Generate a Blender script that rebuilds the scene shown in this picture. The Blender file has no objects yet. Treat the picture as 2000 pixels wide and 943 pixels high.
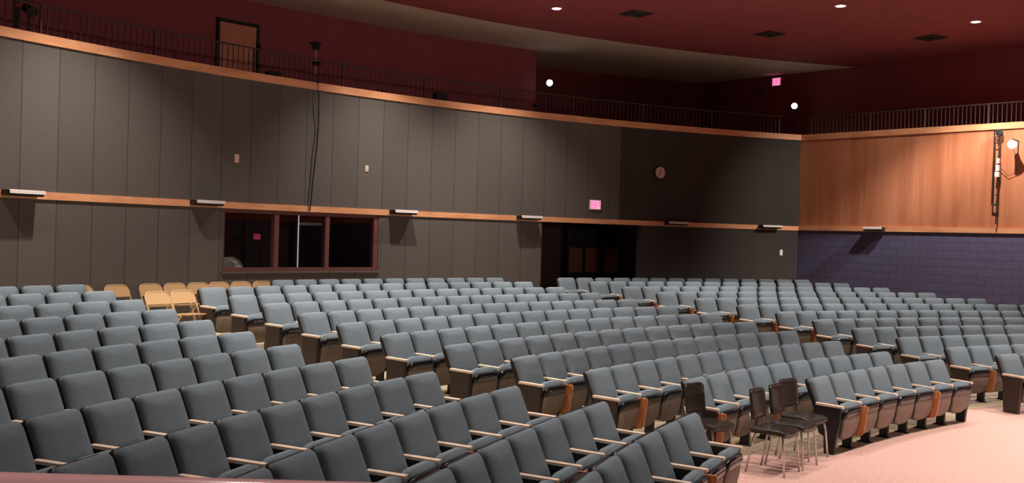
import bpy, bmesh, math, random
from mathutils import Vector, Matrix
random.seed(7)
S = bpy.context.scene
COL = S.collection
R_ = math.radians

# ------------------------------------------------------------------ camera
# the hall's circular geometry is centred on (OX, OY); the lens is at the origin, 2.35 m above the front floor
OX, OY = 16.12, 1.25
cam = bpy.data.cameras.new('camera'); camo = bpy.data.objects.new('camera', cam); COL.objects.link(camo)
cam.sensor_width = 36.0; cam.lens = 36.0 * 2008.46 / 2000.0; cam.clip_start = 0.05; cam.clip_end = 200
_p, _r = R_(0.2328), R_(-1.5902)
_f = Vector((0, math.cos(_p), -math.sin(_p))); _x = Vector((1, 0, 0)); _u = _x.cross(_f)
_cx = _x*math.cos(_r) - _u*math.sin(_r); _cu = _u*math.cos(_r) + _x*math.sin(_r)
camo.matrix_world = Matrix((( _cx.x, _cu.x, -_f.x, 0), (_cx.y, _cu.y, -_f.y, 0), (_cx.z, _cu.z, -_f.z, 0), (0, 0, 0, 1)))
S.camera = camo

# ------------------------------------------------------------------ world, exposure
w = bpy.data.worlds.new('world'); S.world = w; w.use_nodes = True
w.node_tree.nodes['Background'].inputs[0].default_value = (0.9, 0.75, 0.7, 1)
w.node_tree.nodes['Background'].inputs[1].default_value = 0.0
S.view_settings.view_transform = 'Standard'; S.view_settings.look = 'None'
S.view_settings.gamma = 1.0; S.view_settings.use_curve_mapping = False
S.view_settings.exposure = 0.1

def P(R, deg, z=0.0):
    a = R_(deg); return Vector((OX + R*math.cos(a), OY + R*math.sin(a), z))

# ------------------------------------------------------------------ lights: the hall's recessed downlights, then added fill lamps
WARM = (1.0, 0.90, 0.81)
LIGHTS = []
def spot(loc, power, size=110, blend=0.6, color=WARM, aim=None, rad=0.07):
    l = bpy.data.lights.new('lamp_light', 'SPOT'); l.energy = power; l.spot_size = R_(size); l.spot_blend = blend
    l.color = color; l.shadow_soft_size = rad
    o = bpy.data.objects.new('lamp_light', l); COL.objects.link(o); o.location = loc
    if aim is not None:
        o.rotation_euler = (Vector(aim)-Vector(loc)).to_track_quat('-Z', 'Y').to_euler()
    LIGHTS.append(o); return o
# ring beside the rear wall (some lamps are out, as the dark stretches of wall show)
WALLRING = [(26.2, 126.6, 1100), (26.2, 133.0, 1200), (26.2, 147.0, 1400), (26.2, 155.0, 1000)]
MIDRING = [(22.2, 115.1, 1300, 76), (22.1, 106.0, 1350, 112), (22.9, 124.2, 1000, 76), (22.9, 134.5, 950, 76), (22.2, 141.5, 1900, 84), (22.2, 151.6, 1050, 84), (22.2, 160.7, 260, 84)]
INNER = [(17.5, 112, 500), (17.8, 121, 450), (17.8, 133, 250), (18.2, 146, 500), (18.5, 157, 270), (18.5, 167, 190), (16.2, 156, 260)]
FRONT = [(15.0, 113, 1350), (14.6, 127, 950), (14.4, 139, 900), (14.6, 150, 500), (10.5, 128, 1750)]
for R, d, pw in WALLRING: spot(P(R, d, 4.93), pw, 101, 1.0)
for R, d, pw, sz in MIDRING: spot(P(R, d, 4.93), pw, sz, 0.5)
for R, d, pw in INNER: spot(P(R, d, 4.93), pw, 96, 0.6)
for R, d, pw in FRONT: spot(P(R, d, 4.93), pw, 84, 0.7)
# fill lamp added out of frame on the right, to lift the balcony's left half
spot((16.5, 3.0, 1.6), 2600, 54, 1.0, (1.0, 0.85, 0.78), aim=(-5, 21, 4.2), rad=.3)
# downlight added above the frame to brighten the rail by the camera
spot((-.5, 1.3, 4.9), 420, 50, 0.8)
# unseen wash lamp, added to brighten the timber wall near the corner
spot(P(20.6, 100.5, 4.93), 1700, 42, 1.0, aim=(9.3, 26.3, 1.9))

# ------------------------------------------------------------------ materials
def mat(name, col, rough=0.6, metal=0.0, emit=None, estr=0.0, spec=0.5):
    m = bpy.data.materials.new(name); m.use_nodes = True; b = m.node_tree.nodes['Principled BSDF']
    b.inputs['Base Color'].default_value = (*col, 1); b.inputs['Roughness'].default_value = rough
    b.inputs['Metallic'].default_value = metal; b.inputs['Specular IOR Level'].default_value = spec
    if emit: b.inputs['Emission Color'].default_value = (*emit, 1); b.inputs['Emission Strength'].default_value = estr
    return m
def nt(m):
    t = m.node_tree; return t, t.nodes, t.links, t.nodes['Principled BSDF']
def add_noise(m, c1, c2, scale=6.0, detail=4, stretch=(1,1,1), bump=0.0, bscale=None, contrast=(0.35, 0.65)):
    t, n, l, b = nt(m)
    tc = n.new('ShaderNodeTexCoord'); mp = n.new('ShaderNodeMapping'); mp.inputs['Scale'].default_value = stretch
    l.new(tc.outputs['Object'], mp.inputs[0])
    nz = n.new('ShaderNodeTexNoise'); nz.inputs['Scale'].default_value = scale; nz.inputs['Detail'].default_value = detail
    l.new(mp.outputs[0], nz.inputs[0])
    cr = n.new('ShaderNodeValToRGB'); cr.color_ramp.elements[0].position = contrast[0]; cr.color_ramp.elements[1].position = contrast[1]
    cr.color_ramp.elements[0].color = (*c1, 1); cr.color_ramp.elements[1].color = (*c2, 1)
    l.new(nz.outputs[0], cr.inputs[0]); l.new(cr.outputs[0], b.inputs['Base Color'])
    if bump:
        n2 = n.new('ShaderNodeTexNoise'); n2.inputs['Scale'].default_value = bscale or scale*4; n2.inputs['Detail'].default_value = 3
        l.new(mp.outputs[0], n2.inputs[0])
        bp = n.new('ShaderNodeBump'); bp.inputs['Strength'].default_value = bump; bp.inputs['Distance'].default_value = 0.01
        l.new(n2.outputs[0], bp.inputs['Height']); l.new(bp.outputs[0], b.inputs['Normal'])
    return m
M = {}
M['fabric'] = add_noise(mat('fabric', (0.15,0.18,0.2), 0.95, spec=0.15), (0.150,0.188,0.218), (0.182,0.224,0.258), 90, 5, bump=0.12, bscale=420)
M['black'] = mat('black_shell', (0.012,0.011,0.012), 0.42)
M['gloss'] = mat('gloss_black', (0.012,0.012,0.013), 0.16)
M['pan'] = add_noise(mat('seat_pan', (0.12,0.09,0.065), 0.5), (0.16,0.12,0.092), (0.21,0.16,0.12), 8)
M['arm'] = add_noise(mat('arm_wood', (0.75,0.52,0.36), 0.4), (0.74,0.54,0.40), (0.86,0.68,0.52), 14, 4, (8,1,8))
M['panel'] = add_noise(mat('panel_laminate', (0.035,0.022,0.018), 0.5), (0.03,0.018,0.014), (0.042,0.027,0.021), 30, 4, (4,4,.5))
M['tablet'] = add_noise(mat('tablet_wood', (0.42,0.14,0.05), 0.4), (0.52,0.18,0.07), (0.68,0.28,0.11), 12, 4, (3,8,.7))
M['steel'] = mat('steel', (0.6,0.58,0.54), 0.3, 1.0)
M['vinyl'] = mat('black_vinyl', (0.026,0.02,0.016), 0.27)
M['foldtan'] = mat('tan_enamel', (0.5,0.32,0.16), 0.32)
M['rail'] = mat('rail_metal', (0.055,0.036,0.032), 0.6)
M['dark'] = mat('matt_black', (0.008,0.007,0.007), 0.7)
M['maroon'] = add_noise(mat('maroon_paint', (0.3,0.06,0.07), 0.8), (0.28,0.052,0.062), (0.32,0.064,0.074), 2.0)
M['maroon_wall'] = add_noise(mat('maroon_wall', (0.12,0.022,0.026), 0.85), (0.26,0.052,0.066), (0.3,0.06,0.075), 2.0)
M['beige'] = add_noise(mat('beige_paint', (0.5,0.4,0.27), 0.85), (0.78,0.66,0.52), (0.84,0.72,0.57), 1.2)
M['concrete'] = add_noise(mat('concrete', (0.4,0.31,0.2), 0.6), (0.3,0.23,0.155), (0.44,0.345,0.235), 1.3, 8, bump=0.05, bscale=30)
M['pinkfloor'] = add_noise(mat('pink_floor', (0.72,0.36,0.31), 0.6), (0.58,0.34,0.30), (0.70,0.43,0.37), 26, 6, bump=0.08, bscale=90)
M['trim'] = add_noise(mat('trim_wood', (0.8,0.36,0.17), 0.5), (0.72,0.32,0.155), (0.88,0.43,0.22), 1.6, 6, (1,1,4))
M['white'] = mat('white', (0.92,0.92,0.9), 0.4)
M['cream'] = mat('cream_metal', (0.82,0.77,0.72), 0.4)
M['glow'] = mat('lamp_glow', (1,1,1), 0.5, emit=(1,0.97,0.92), estr=12)
M['exit_red'] = mat('exit_red', (0.9,0.1,0.3), 0.4, emit=(1,0.07,0.28), estr=1.0)
M['exit_face'] = mat('exit_face', (0.9,0.6,0.7), 0.4, emit=(1,0.28,0.5), estr=1.0)
M['frame'] = mat('window_frame', (0.16,0.06,0.055), 0.45)
M['doorwood'] = add_noise(mat('door_wood', (0.3,0.1,0.05), 0.5), (0.5,0.18,0.1), (0.6,0.24,0.13), 3, 4, (4,4,.6))
M['navy'] = mat('navy', (0.02,0.028,0.05), 0.6)
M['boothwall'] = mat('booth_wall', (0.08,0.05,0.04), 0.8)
M['pinkrail'] = mat('pink_rail', (0.78,0.42,0.44), 0.18)
M['brownpanel'] = mat('brown_panel', (0.2,0.075,0.05), 0.5)

def felt_material():
    m = mat('wall_felt', (0.1,0.09,0.085), 0.95, spec=0.1); t, n, l, b = nt(m)
    tc = n.new('ShaderNodeTexCoord'); sp = n.new('ShaderNodeSeparateXYZ'); l.new(tc.outputs['Object'], sp.inputs[0])
    def mth(op, a, bb=None):
        x = n.new('ShaderNodeMath'); x.operation = op
        for i, v in enumerate((a, bb)):
            if v is None: continue
            if isinstance(v, (int, float)): x.inputs[i].default_value = v
            else: l.new(v, x.inputs[i])
        return x.outputs[0]
    dx = mth('SUBTRACT', sp.outputs[0], OX); dy = mth('SUBTRACT', sp.outputs[1], OY)
    a = mth('ARCTAN2', dy, dx); k = mth('MULTIPLY', a, 43.72); fr = mth('FRACT', mth('ADD', k, 0.40))
    line = mth('LESS_THAN', mth('ABSOLUTE', mth('SUBTRACT', fr, 0.5)), 0.010)
    nz = n.new('ShaderNodeTexNoise'); nz.inputs['Scale'].default_value = 70; nz.inputs['Detail'].default_value = 4
    l.new(tc.outputs['Object'], nz.inputs[0])
    cr = n.new('ShaderNodeValToRGB'); cr.color_ramp.elements[0].position = .35; cr.color_ramp.elements[1].position = .65
    cr.color_ramp.elements[0].color = (0.118,0.105,0.097,1); cr.color_ramp.elements[1].color = (0.146,0.131,0.12,1)
    l.new(nz.outputs[0], cr.inputs[0])
    # each panel has a slightly different tone
    wn = n.new('ShaderNodeTexWhiteNoise'); wn.noise_dimensions = '1D'; l.new(mth('FLOOR', mth('ADD', k, 0.90)), wn.inputs['W'])
    dk = mth('LESS_THAN', k, 90.6)      # the panels above and beyond the doorway get a darker tone
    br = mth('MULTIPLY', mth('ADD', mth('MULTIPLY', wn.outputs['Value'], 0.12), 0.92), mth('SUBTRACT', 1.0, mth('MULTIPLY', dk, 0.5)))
    hs = n.new('ShaderNodeHueSaturation'); l.new(cr.outputs[0], hs.inputs['Color']); l.new(br, hs.inputs['Value'])
    mx = n.new('ShaderNodeMix'); mx.data_type = 'RGBA'; l.new(line, mx.inputs['Factor']); l.new(hs.outputs[0], mx.inputs['A'])
    mx.inputs['B'].default_value = (0.055,0.048,0.045,1); l.new(mx.outputs['Result'], b.inputs['Base Color'])
    return m
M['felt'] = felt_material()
def plank_material():
    m = mat('wood_panelling', (0.55,0.22,0.1), 0.5); t, n, l, b = nt(m)
    tc = n.new('ShaderNodeTexCoord'); mp = n.new('ShaderNodeMapping'); l.new(tc.outputs['Object'], mp.inputs[0])
    mp.inputs['Scale'].default_value = (1, 1, 0.06)
    nz = n.new('ShaderNodeTexNoise'); nz.inputs['Scale'].default_value = 3.2; nz.inputs['Detail'].default_value = 9; nz.inputs['Roughness'].default_value = .65
    l.new(mp.outputs[0], nz.inputs[0])
    cr = n.new('ShaderNodeValToRGB'); e = cr.color_ramp.elements; e[0].position = .3; e[1].position = .72
    e[0].color = (0.42,0.13,0.058,1); e[1].color = (0.68,0.285,0.15,1)
    l.new(nz.outputs[0], cr.inputs[0]); l.new(cr.outputs[0], b.inputs['Base Color'])
    return m
M['planks'] = plank_material()
def block_material():
    m = mat('blue_block', (0.09,0.08,0.17), 0.7); t, n, l, b = nt(m)
    tc = n.new('ShaderNodeTexCoord'); mp = n.new('ShaderNodeMapping'); l.new(tc.outputs['Generated'], mp.inputs[0])
    bk = n.new('ShaderNodeTexBrick'); l.new(tc.outputs['UV'], bk.inputs['Vector'])
    bk.inputs['Scale'].default_value = 1.0; bk.inputs['Brick Width'].default_value = .4; bk.inputs['Row Height'].default_value = .2
    bk.inputs['Mortar Size'].default_value = .006; bk.inputs['Color1'].default_value = (0.115,0.104,0.195,1); bk.inputs['Color2'].default_value = (0.124,0.113,0.21,1)
    bk.inputs['Mortar'].default_value = (0.06,0.05,0.11,1)
    l.new(bk.outputs['Color'], b.inputs['Base Color'])
    bp = n.new('ShaderNodeBump'); bp.inputs['Strength'].default_value = .5; bp.inputs['Distance'].default_value = .01; bp.invert = True
    l.new(bk.outputs['Fac'], bp.inputs['Height']); l.new(bp.outputs[0], b.inputs['Normal'])
    return m
M['blocks'] = block_material()
def glass_material():
    m = bpy.data.materials.new('booth_glass'); m.use_nodes = True; t = m.node_tree; n = t.nodes; l = t.links
    n.remove(n['Principled BSDF']); out = n['Material Output']
    tr = n.new('ShaderNodeBsdfTransparent'); tr.inputs[0].default_value = (.85,.85,.85,1)
    gl = n.new('ShaderNodeBsdfGlossy'); gl.inputs['Roughness'].default_value = 0.03; gl.inputs[0].default_value = (.8,.8,.8,1)
    mx = n.new('ShaderNodeMixShader'); mx.inputs[0].default_value = 0.10
    l.new(tr.outputs[0], mx.inputs[1]); l.new(gl.outputs[0], mx.inputs[2]); l.new(mx.outputs[0], out.inputs[0])
    return m
M['glass'] = glass_material()

# ------------------------------------------------------------------ mesh helpers
class MB:
    def __init__(s): s.bm = bmesh.new()
    def box(s, c, size, rot=None, taper=None):
        g = bmesh.ops.create_cube(s.bm, size=1.0)['verts']
        for v in g:
            x, y, z = v.co
            if taper and z < 0: x *= taper[0]; y *= taper[1]
            v.co = Vector((x*size[0], y*size[1], z*size[2]))
            if rot is not None: v.co = rot @ v.co
            v.co += Vector(c)
        return g
    def tube(s, pts, r, seg=8, cap=True, closed=False):
        pts = [Vector(p) for p in pts]; rings = []; N = len(pts)
        rs = r if isinstance(r, (list, tuple)) else [r]*N
        up = Vector((0,0,1))
        for i, p in enumerate(pts):
            a = pts[i-1] if (i > 0 or closed) else pts[i]; b = pts[(i+1) % N] if (i < N-1 or closed) else pts[i]
            d = (b-a).normalized()
            x = d.cross(up)
            if x.length < 1e-3: x = d.cross(Vector((0,1,0)))
            x.normalize(); y = d.cross(x).normalized()
            rings.append([s.bm.verts.new(p + (x*math.cos(2*math.pi*k/seg) + y*math.sin(2*math.pi*k/seg))*rs[i]) for k in range(seg)])
        for i in range(N if closed else N-1):
            A, B = rings[i], rings[(i+1) % N]
            for k in range(seg): s.bm.faces.new((A[k], A[(k+1)%seg], B[(k+1)%seg], B[k]))
        if cap and not closed:
            s.bm.faces.new(rings[0][::-1]); s.bm.faces.new(rings[-1])
    def prism(s, poly, lo, hi, axis='x'):
        """extrude a polygon given in the two other axes, from lo to hi along axis"""
        def mk(u, v, t):
            return {'x': (t, u, v), 'y': (u, t, v), 'z': (u, v, t)}[axis]
        A = [s.bm.verts.new(mk(u, v, lo)) for u, v in poly]; B = [s.bm.verts.new(mk(u, v, hi)) for u, v in poly]
        s.bm.faces.new(A[::-1]); s.bm.faces.new(B)
        for i in range(len(poly)):
            j = (i+1) % len(poly); s.bm.faces.new((A[i], A[j], B[j], B[i]))
    def lathe(s, prof, seg=24, center=(0,0,0), rot=None):
        rings = []
        for r, z in prof:
            ring = []
            for k in range(seg):
                a = 2*math.pi*k/seg; v = Vector((r*math.cos(a), r*math.sin(a), z))
                if rot is not None: v = rot @ v
                ring.append(s.bm.verts.new(v + Vector(center)))
            rings.append(ring)
        for A, B in zip(rings, rings[1:]):
            for k in range(seg): s.bm.faces.new((A[k], A[(k+1)%seg], B[(k+1)%seg], B[k]))
        s.bm.faces.new(rings[0][::-1]); s.bm.faces.new(rings[-1])
    def build(s, name, m, parent=None, bevel=0.0, smooth=False, seg=2):
        bmesh.ops.recalc_face_normals(s.bm, faces=s.bm.faces[:])
        if bevel: bmesh.ops.bevel(s.bm, geom=[e for e in s.bm.edges if e.calc_face_angle(0) > 0.6], offset=bevel, segments=seg, affect='EDGES', profile=0.7)
        me = bpy.data.meshes.new(name); s.bm.to_mesh(me); s.bm.free()
        if smooth: me.polygons.foreach_set('use_smooth', [True]*len(me.polygons))
        me.materials.append(M[m] if isinstance(m, str) else m)
        o = bpy.data.objects.new(name, me); COL.objects.link(o)
        if parent is not None: o.parent = parent
        return o
def tag(o, label=None, cat=None, group=None, kind=None):
    if label: o['label'] = label
    if cat: o['category'] = cat
    if group: o['group'] = group
    if kind: o['kind'] = kind
    return o
def empty(name, loc=(0,0,0), rz=0.0, scale=None):
    o = bpy.data.objects.new(name, None); COL.objects.link(o); o.location = loc; o.rotation_euler = (0,0,rz); o.empty_display_size = .1
    if scale: o.scale = scale
    return o
def struct(o): o['kind'] = 'structure'; return o
def copy_tree(o, kids, parent=None):
    c = o.copy(); COL.objects.link(c)
    if parent is not None: c.parent = parent
    for ch in kids.get(o.name, []): copy_tree(ch, kids, c)
    return c

# ------------------------------------------------------------------ the room shell
RW = 28.0                       # radius of the rear wall
ZROW = [-1.519,-1.508,-1.446,-1.379,-1.312,-1.241,-1.161,-1.084,-1.012,-0.951,-0.898,-0.87]
RROW = [16.547,17.438,18.373,19.302,20.248,21.142,21.929,22.71,23.552,24.45,25.476,26.586]
PROF = [(0.0,-2.354),(16.9,-2.354)] + [(r-0.30, z-0.835) for r, z in list(zip(RROW, ZROW))[1:]] + [(33.5,-1.705)]
def zfloor(R):
    for (a, za), (b, zb) in zip(PROF, PROF[1:]):
        if a <= R <= b: return za + (zb-za)*(R-a)/(b-a)
    return PROF[-1][1]
def sector(name, m, R0, R1, a0, a1, z0f, thick=0.2, step=1.0, rings=None, zoff=0.0):
    b = MB(); n = max(1, int(round(abs(a1-a0)/step)))
    Rs = rings or [R0, R1]; top = []; bot = []
    for i in range(n+1):
        a = a0 + (a1-a0)*i/n
        top.append([b.bm.verts.new(P(R, a, z0f(R)+zoff)) for R in Rs]); bot.append([b.bm.verts.new(P(R, a, z0f(R)+zoff-thick)) for R in Rs])
    for i in range(n):
        for j in range(len(Rs)-1):
            b.bm.faces.new((top[i][j], top[i][j+1], top[i+1][j+1], top[i+1][j])); b.bm.faces.new((bot[i][j], bot[i+1][j], bot[i+1][j+1], bot[i][j+1]))
        b.bm.faces.new((top[i][0], top[i+1][0], bot[i+1][0], bot[i][0])); b.bm.faces.new((top[i][-1], bot[i][-1], bot[i+1][-1], top[i+1][-1]))
    for i in (0, n):
        for j in range(len(Rs)-1): b.bm.faces.new((top[i][j], bot[i][j], bot[i][j+1], top[i][j+1]))
    return struct(b.build(name, m))
# sloped concrete under the seats, flat pink floor in front of the first row
sector('floor_rear', 'concrete', 16.1, 30.5, 92, 186, zfloor, rings=[16.1]+[r for r, _ in PROF if 16.1 < r < 30.5]+[30.5])
b = MB(); ring = []
def edgeR(a):       # outer edge of the pink floor: it reaches into both aisles
    for x0, x1, r0, r1 in ((92,121.8,16.6,16.75),(121.8,124.5,16.75,16.75),(124.5,127.8,16.75,16.12),(127.8,140.6,16.12,16.12),(140.6,143.5,16.12,17.08),(143.5,148.9,17.08,17.1),(148.9,151,17.1,16.3),(151,186,16.3,16.3)):
        if x0 <= a <= x1: return r0 + (r1-r0)*(a-x0)/(x1-x0)
    return 16.3
ctr_t = b.bm.verts.new((OX, OY, -2.347)); ctr_b = b.bm.verts.new((OX, OY, -2.56)); T = []; Bt = []
for i in range(0, 361):
    a = 92 + i*94/360
    T.append(b.bm.verts.new(P(edgeR(a), a, -2.347))); Bt.append(b.bm.verts.new(P(edgeR(a), a, -2.56)))
for i in range(360):
    b.bm.faces.new((ctr_t, T[i], T[i+1])); b.bm.faces.new((ctr_b, Bt[i+1], Bt[i])); b.bm.faces.new((T[i], Bt[i], Bt[i+1], T[i+1]))
b.bm.faces.new((ctr_t, ctr_b, Bt[0], T[0])); b.bm.faces.new((ctr_t, T[-1], Bt[-1], ctr_b))
struct(b.build('floor_front', 'pinkfloor'))

# rear wall: felt panels between the two timber trims, with openings for the booth window and the doorway
WIN = (132.6, 140.2); ALC = (117.3, 123.4); ZB = -1.72; ZM0, ZM1 = 0.395, 0.515; ZT0, ZT1 = 2.85, 3.0; WZ = -0.79
def wallseg(b, a0, a1, z0, z1, R0=RW, R1=RW+0.2, step=0.6):
    n = max(1, int(round(abs(a1-a0)/step))); q = []
    for i in range(n+1):
        a = a0+(a1-a0)*i/n
        q.append([b.bm.verts.new(P(R0, a, z0)), b.bm.verts.new(P(R0, a, z1)), b.bm.verts.new(P(R1, a, z1)), b.bm.verts.new(P(R1, a, z0))])
    for i in range(n):
        A, B = q[i], q[i+1]
        for k in range(4): b.bm.faces.new((A[k], A[(k+1)%4], B[(k+1)%4], B[k]))
    b.bm.faces.new(q[0][::-1]); b.bm.faces.new(q[-1])
A0, A1 = 107.35, 172.0
b = MB()
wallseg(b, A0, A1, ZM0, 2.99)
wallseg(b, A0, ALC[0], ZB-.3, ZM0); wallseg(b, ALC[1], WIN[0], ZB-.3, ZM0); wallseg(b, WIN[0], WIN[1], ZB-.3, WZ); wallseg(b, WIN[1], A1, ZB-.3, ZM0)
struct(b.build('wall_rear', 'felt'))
b = MB(); wallseg(b, A0, A1, ZT0, ZT1, RW-0.03, RW+0.24); struct(b.build('trim_1', 'trim'))
b = MB(); wallseg(b, A0, A1, ZM0, ZM1, RW-0.025, RW+0.05); struct(b.build('trim_2', 'trim'))

# right-hand wall: timber panelling above a trim, blue blockwork below
RA = Vector((8.16, 27.6, 0)); RD = Vector((.682, -.731, 0)).normalized(); RN = Vector((-RD.y, RD.x, 0))  # RN points out of the hall
if RN.dot(Vector((OX, OY, 0))-RA) > 0: RN = -RN
def rw(s, off=0.0, z=0.0): return RA + RD*s - RN*off + Vector((0,0,z))     # off = distance into the hall
def rbox(b, s0, s1, o0, o1, z0, z1):
    vs = [b.bm.verts.new(rw(s, o, z)) for z in (z0, z1) for s, o in ((s0,o0),(s1,o0),(s1,o1),(s0,o1))]
    for f in ((0,1,2,3),(7,6,5,4),(0,4,5,1),(1,5,6,2),(2,6,7,3),(3,7,4,0)): b.bm.faces.new([vs[i] for i in f])
b = MB(); rbox(b, -.68, 16, -.2, 0, .42, 2.99); struct(b.build('wall_right_timber', 'planks'))
b = MB(); rbox(b, -.68, 16, -.2, 0.0, ZB-1.0, .42)
o = b.build('wall_right', 'blocks'); struct(o)
uv = o.data.uv_layers.new(name='UVMap')
for lp in o.data.loops:
    c = o.data.vertices[lp.vertex_index].co; uv.data[lp.index].uv = ((c-RA).dot(RD)+.13, c.z+.03)
b = MB(); rbox(b, -.68, 16, -.24, .03, ZT0, ZT1); struct(b.build('trim_3', 'trim'))
b = MB(); rbox(b, -.68, 16, -.03, .045, .41, .53); struct(b.build('trim_4', 'trim'))

# balcony behind the parapet: floor, rear walls, right wall
sector('floor_balcony', 'dark', RW+.2, 34, 95, 172, lambda R: 2.42, thick=.2, step=2)
def vwall(name, m, pts, z0, z1, thick=.12, side=1):
    b = MB(); pts = [Vector((p[0], p[1], 0)) for p in pts]; q = []
    for i, p in enumerate(pts):
        d = ((pts[min(i+1, len(pts)-1)]-pts[max(i-1,0)])).normalized(); nn = Vector((-d.y, d.x, 0))*side*thick
        q.append([b.bm.verts.new((p.x,p.y,z0)), b.bm.verts.new((p.x,p.y,z1)), b.bm.verts.new((p.x+nn.x,p.y+nn.y,z1)), b.bm.verts.new((p.x+nn.x,p.y+nn.y,z0))])
    for A, B in zip(q, q[1:]):
        for k in range(4): b.bm.faces.new((A[k], A[(k+1)%4], B[(k+1)%4], B[k]))
    b.bm.faces.new(q[0][::-1]); b.bm.faces.new(q[-1])
    return struct(b.build(name, m))
ZC = 5.0
RB = 30.7
vwall('wall_balcony', 'maroon_wall', [P(RB, a) for a in [172-1.0*i for i in range(52)]]+[P(RB,120.54)], 2.42, ZC+.1, side=1)
vwall('wall_balcony_return', 'maroon_wall', [P(RB, 120.54), P(32.95, 120.54)], 2.42, ZC+.1, side=1)
vwall('wall_balcony_rear', 'maroon_wall', [P(32.95, a) for a in (122, 120, 118, 116, 114, 112, 110, 108)]+[(5.94,32.56)], 2.42, ZC+.1, side=1)
vwall('wall_balcony_right', 'maroon_wall', [(5.7,32.8),(9.6,28.79),(12.4,25.19),(20.5,14.8)], 2.42, ZC+.1, side=1)
# hall's unseen closing walls, so the lamps bounce as they do in the room
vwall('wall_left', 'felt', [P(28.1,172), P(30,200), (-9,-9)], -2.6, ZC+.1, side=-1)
vwall('wall_stage', 'maroon_wall', [(-9,-9),(24,-9),(24,14.5),(19,16)], -2.6, ZC+.1, side=-1)
# ceilings
b = MB(); T = []
REDGE = 28.2
sector('ceiling_main', 'maroon', 0.5, REDGE, 60, 215, lambda R: ZC+.25, thick=.25, step=1.5, rings=[0.5, 10, 20, REDGE])
sector('ceiling_balcony', 'beige', REDGE, 34.5, 60, 215, lambda R: ZC+.29, thick=.25, step=1.5)

# ------------------------------------------------------------------ booth window and booth
bt = MB()
def on_arc_box(b, a0, a1, R0, R1, z0, z1, step=1.3): wallseg(b, a0, a1, z0, z1, R0, R1, step)
wf = MB(); F0, F1 = RW+.02, RW+.14
on_arc_box(wf, WIN[0], WIN[1], F0, F1, WZ, WZ+.07); on_arc_box(wf, WIN[0], WIN[1], F0, F1, ZM0-.075, ZM0)
for a, hw in ((WIN[0]+.12,.13),(WIN[1]-.04,.05),(137.7,.1),(135.23,.1)): on_arc_box(wf, a-hw, a+hw, F0-.005, F1+.005, WZ, ZM0)
wfo = wf.build('window_1', 'frame'); struct(wfo)
for a0, a1 in ((132.8,135.13),(135.33,137.6),(137.8,140.1)):
    g = MB(); on_arc_box(g, a0, a1, RW+.075, RW+.083, WZ+.06, ZM0-.07, 3); gl = g.build('window_pane', 'glass', wfo)
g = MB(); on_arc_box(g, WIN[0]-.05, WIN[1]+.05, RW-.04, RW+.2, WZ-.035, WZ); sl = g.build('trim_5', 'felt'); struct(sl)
vwall('wall_booth', 'boothwall', [P(28.2,141.5), P(31,141.5), P(31,139), P(31,136), P(31,133), P(31,130.5), P(31,128.2), P(28.2,128.2)], -1.8, .6, side=1)
sector('floor_booth', 'dark', 28.2, 31, 128.2, 141.5, lambda R: -1.6, thick=.1, step=2)
sector('ceiling_booth', 'boothwall', 28.2, 31, 128.2, 141.5, lambda R: .62, thick=.08, step=2)
b = MB(); on_arc_box(b, 132.0, 141.0, 28.22, 28.95, -.86, -.82, 1.2); on_arc_box(b, 132.1, 132.3, 28.3, 28.9, -1.6, -.86); on_arc_box(b, 140.7, 140.9, 28.3, 28.9, -1.6, -.86)
tag(b.build('worktop', 'navy'), 'dark control desk running under the booth window', 'desk')
# monitor seen over the sill
c = empty('computer_monitor', P(28.52, 139.1, -.82), R_(139.0-90+35)); c.scale = (1.15,1.15,1.0); tag(c, 'cream computer monitor on the desk in the booth window', 'monitor')
b = MB(); b.prism([(-.19,.03),(.19,.03),(.17,.24),(.02,.29),(-.12,.2)], -.17, .17, 'x'); b.build('monitor_casing', 'cream', c, bevel=.012)
b = MB(); b.box((0,-.02,.015), (.2,.2,.03)); b.build('monitor_foot', 'cream', c)
b = MB(); b.prism([(-.15,.05),(-.13,.05),(-.125,.16),(-.14,.16)], -.13, .13, 'x'); b.build('screen', 'navy', c)
# inside: glowing tube for the lit door gap, blue door, blind, red glow for a reflected EXIT sign
d = empty('booth_door', P(30.75, 132.45, -1.6), R_(132.45-90)); tag(d, 'dark blue door at the rear of the control booth', 'door')
b = MB(); b.box((0,0,1.0), (.85,.05,1.98)); b.build('door_leaf', 'navy', d)
b = MB(); b.box((-.46,-.03,1.02), (.05,.07,2.04)); b.box((.46,-.03,1.02), (.05,.07,2.04)); b.box((0,-.03,2.04), (.97,.07,.05)); b.build('door_frame', 'frame', d)
b = MB(); b.lathe([(.02,0),(.03,.02),(.02,.045)], 12, (.36,-.06,1.0), Matrix.Rotation(math.pi/2, 3, 'X')); b.build('door_knob', 'steel', d)
b = MB(); b.tube([P(29.6,134.55,-1.6), P(29.6,134.55,.5)], .013, 10); M['strip'] = mat('lit_gap', (.8,.8,.8), .5, emit=(1,.93,.88), estr=.55); o = b.build('gap_glow', 'strip'); tag(o, 'thin upright glowing line for the lit door gap inside the control booth', 'lit gap')  # emissive tube put in for corridor light through the door gap
spot(P(28.75, 140.7, .35), 14, 150, 1.0, aim=P(28.5,139.2,-.9), rad=.03)  # unseen lamp added inside the booth to brighten the monitor
b = MB(); on_arc_box(b, 132.8, 134.3, 29.8, 29.84, .14, .20, .8); tag(b.build('roller_blind', 'cream'), 'narrow pale roller blind bar inside the middle booth pane', 'blind')
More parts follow.
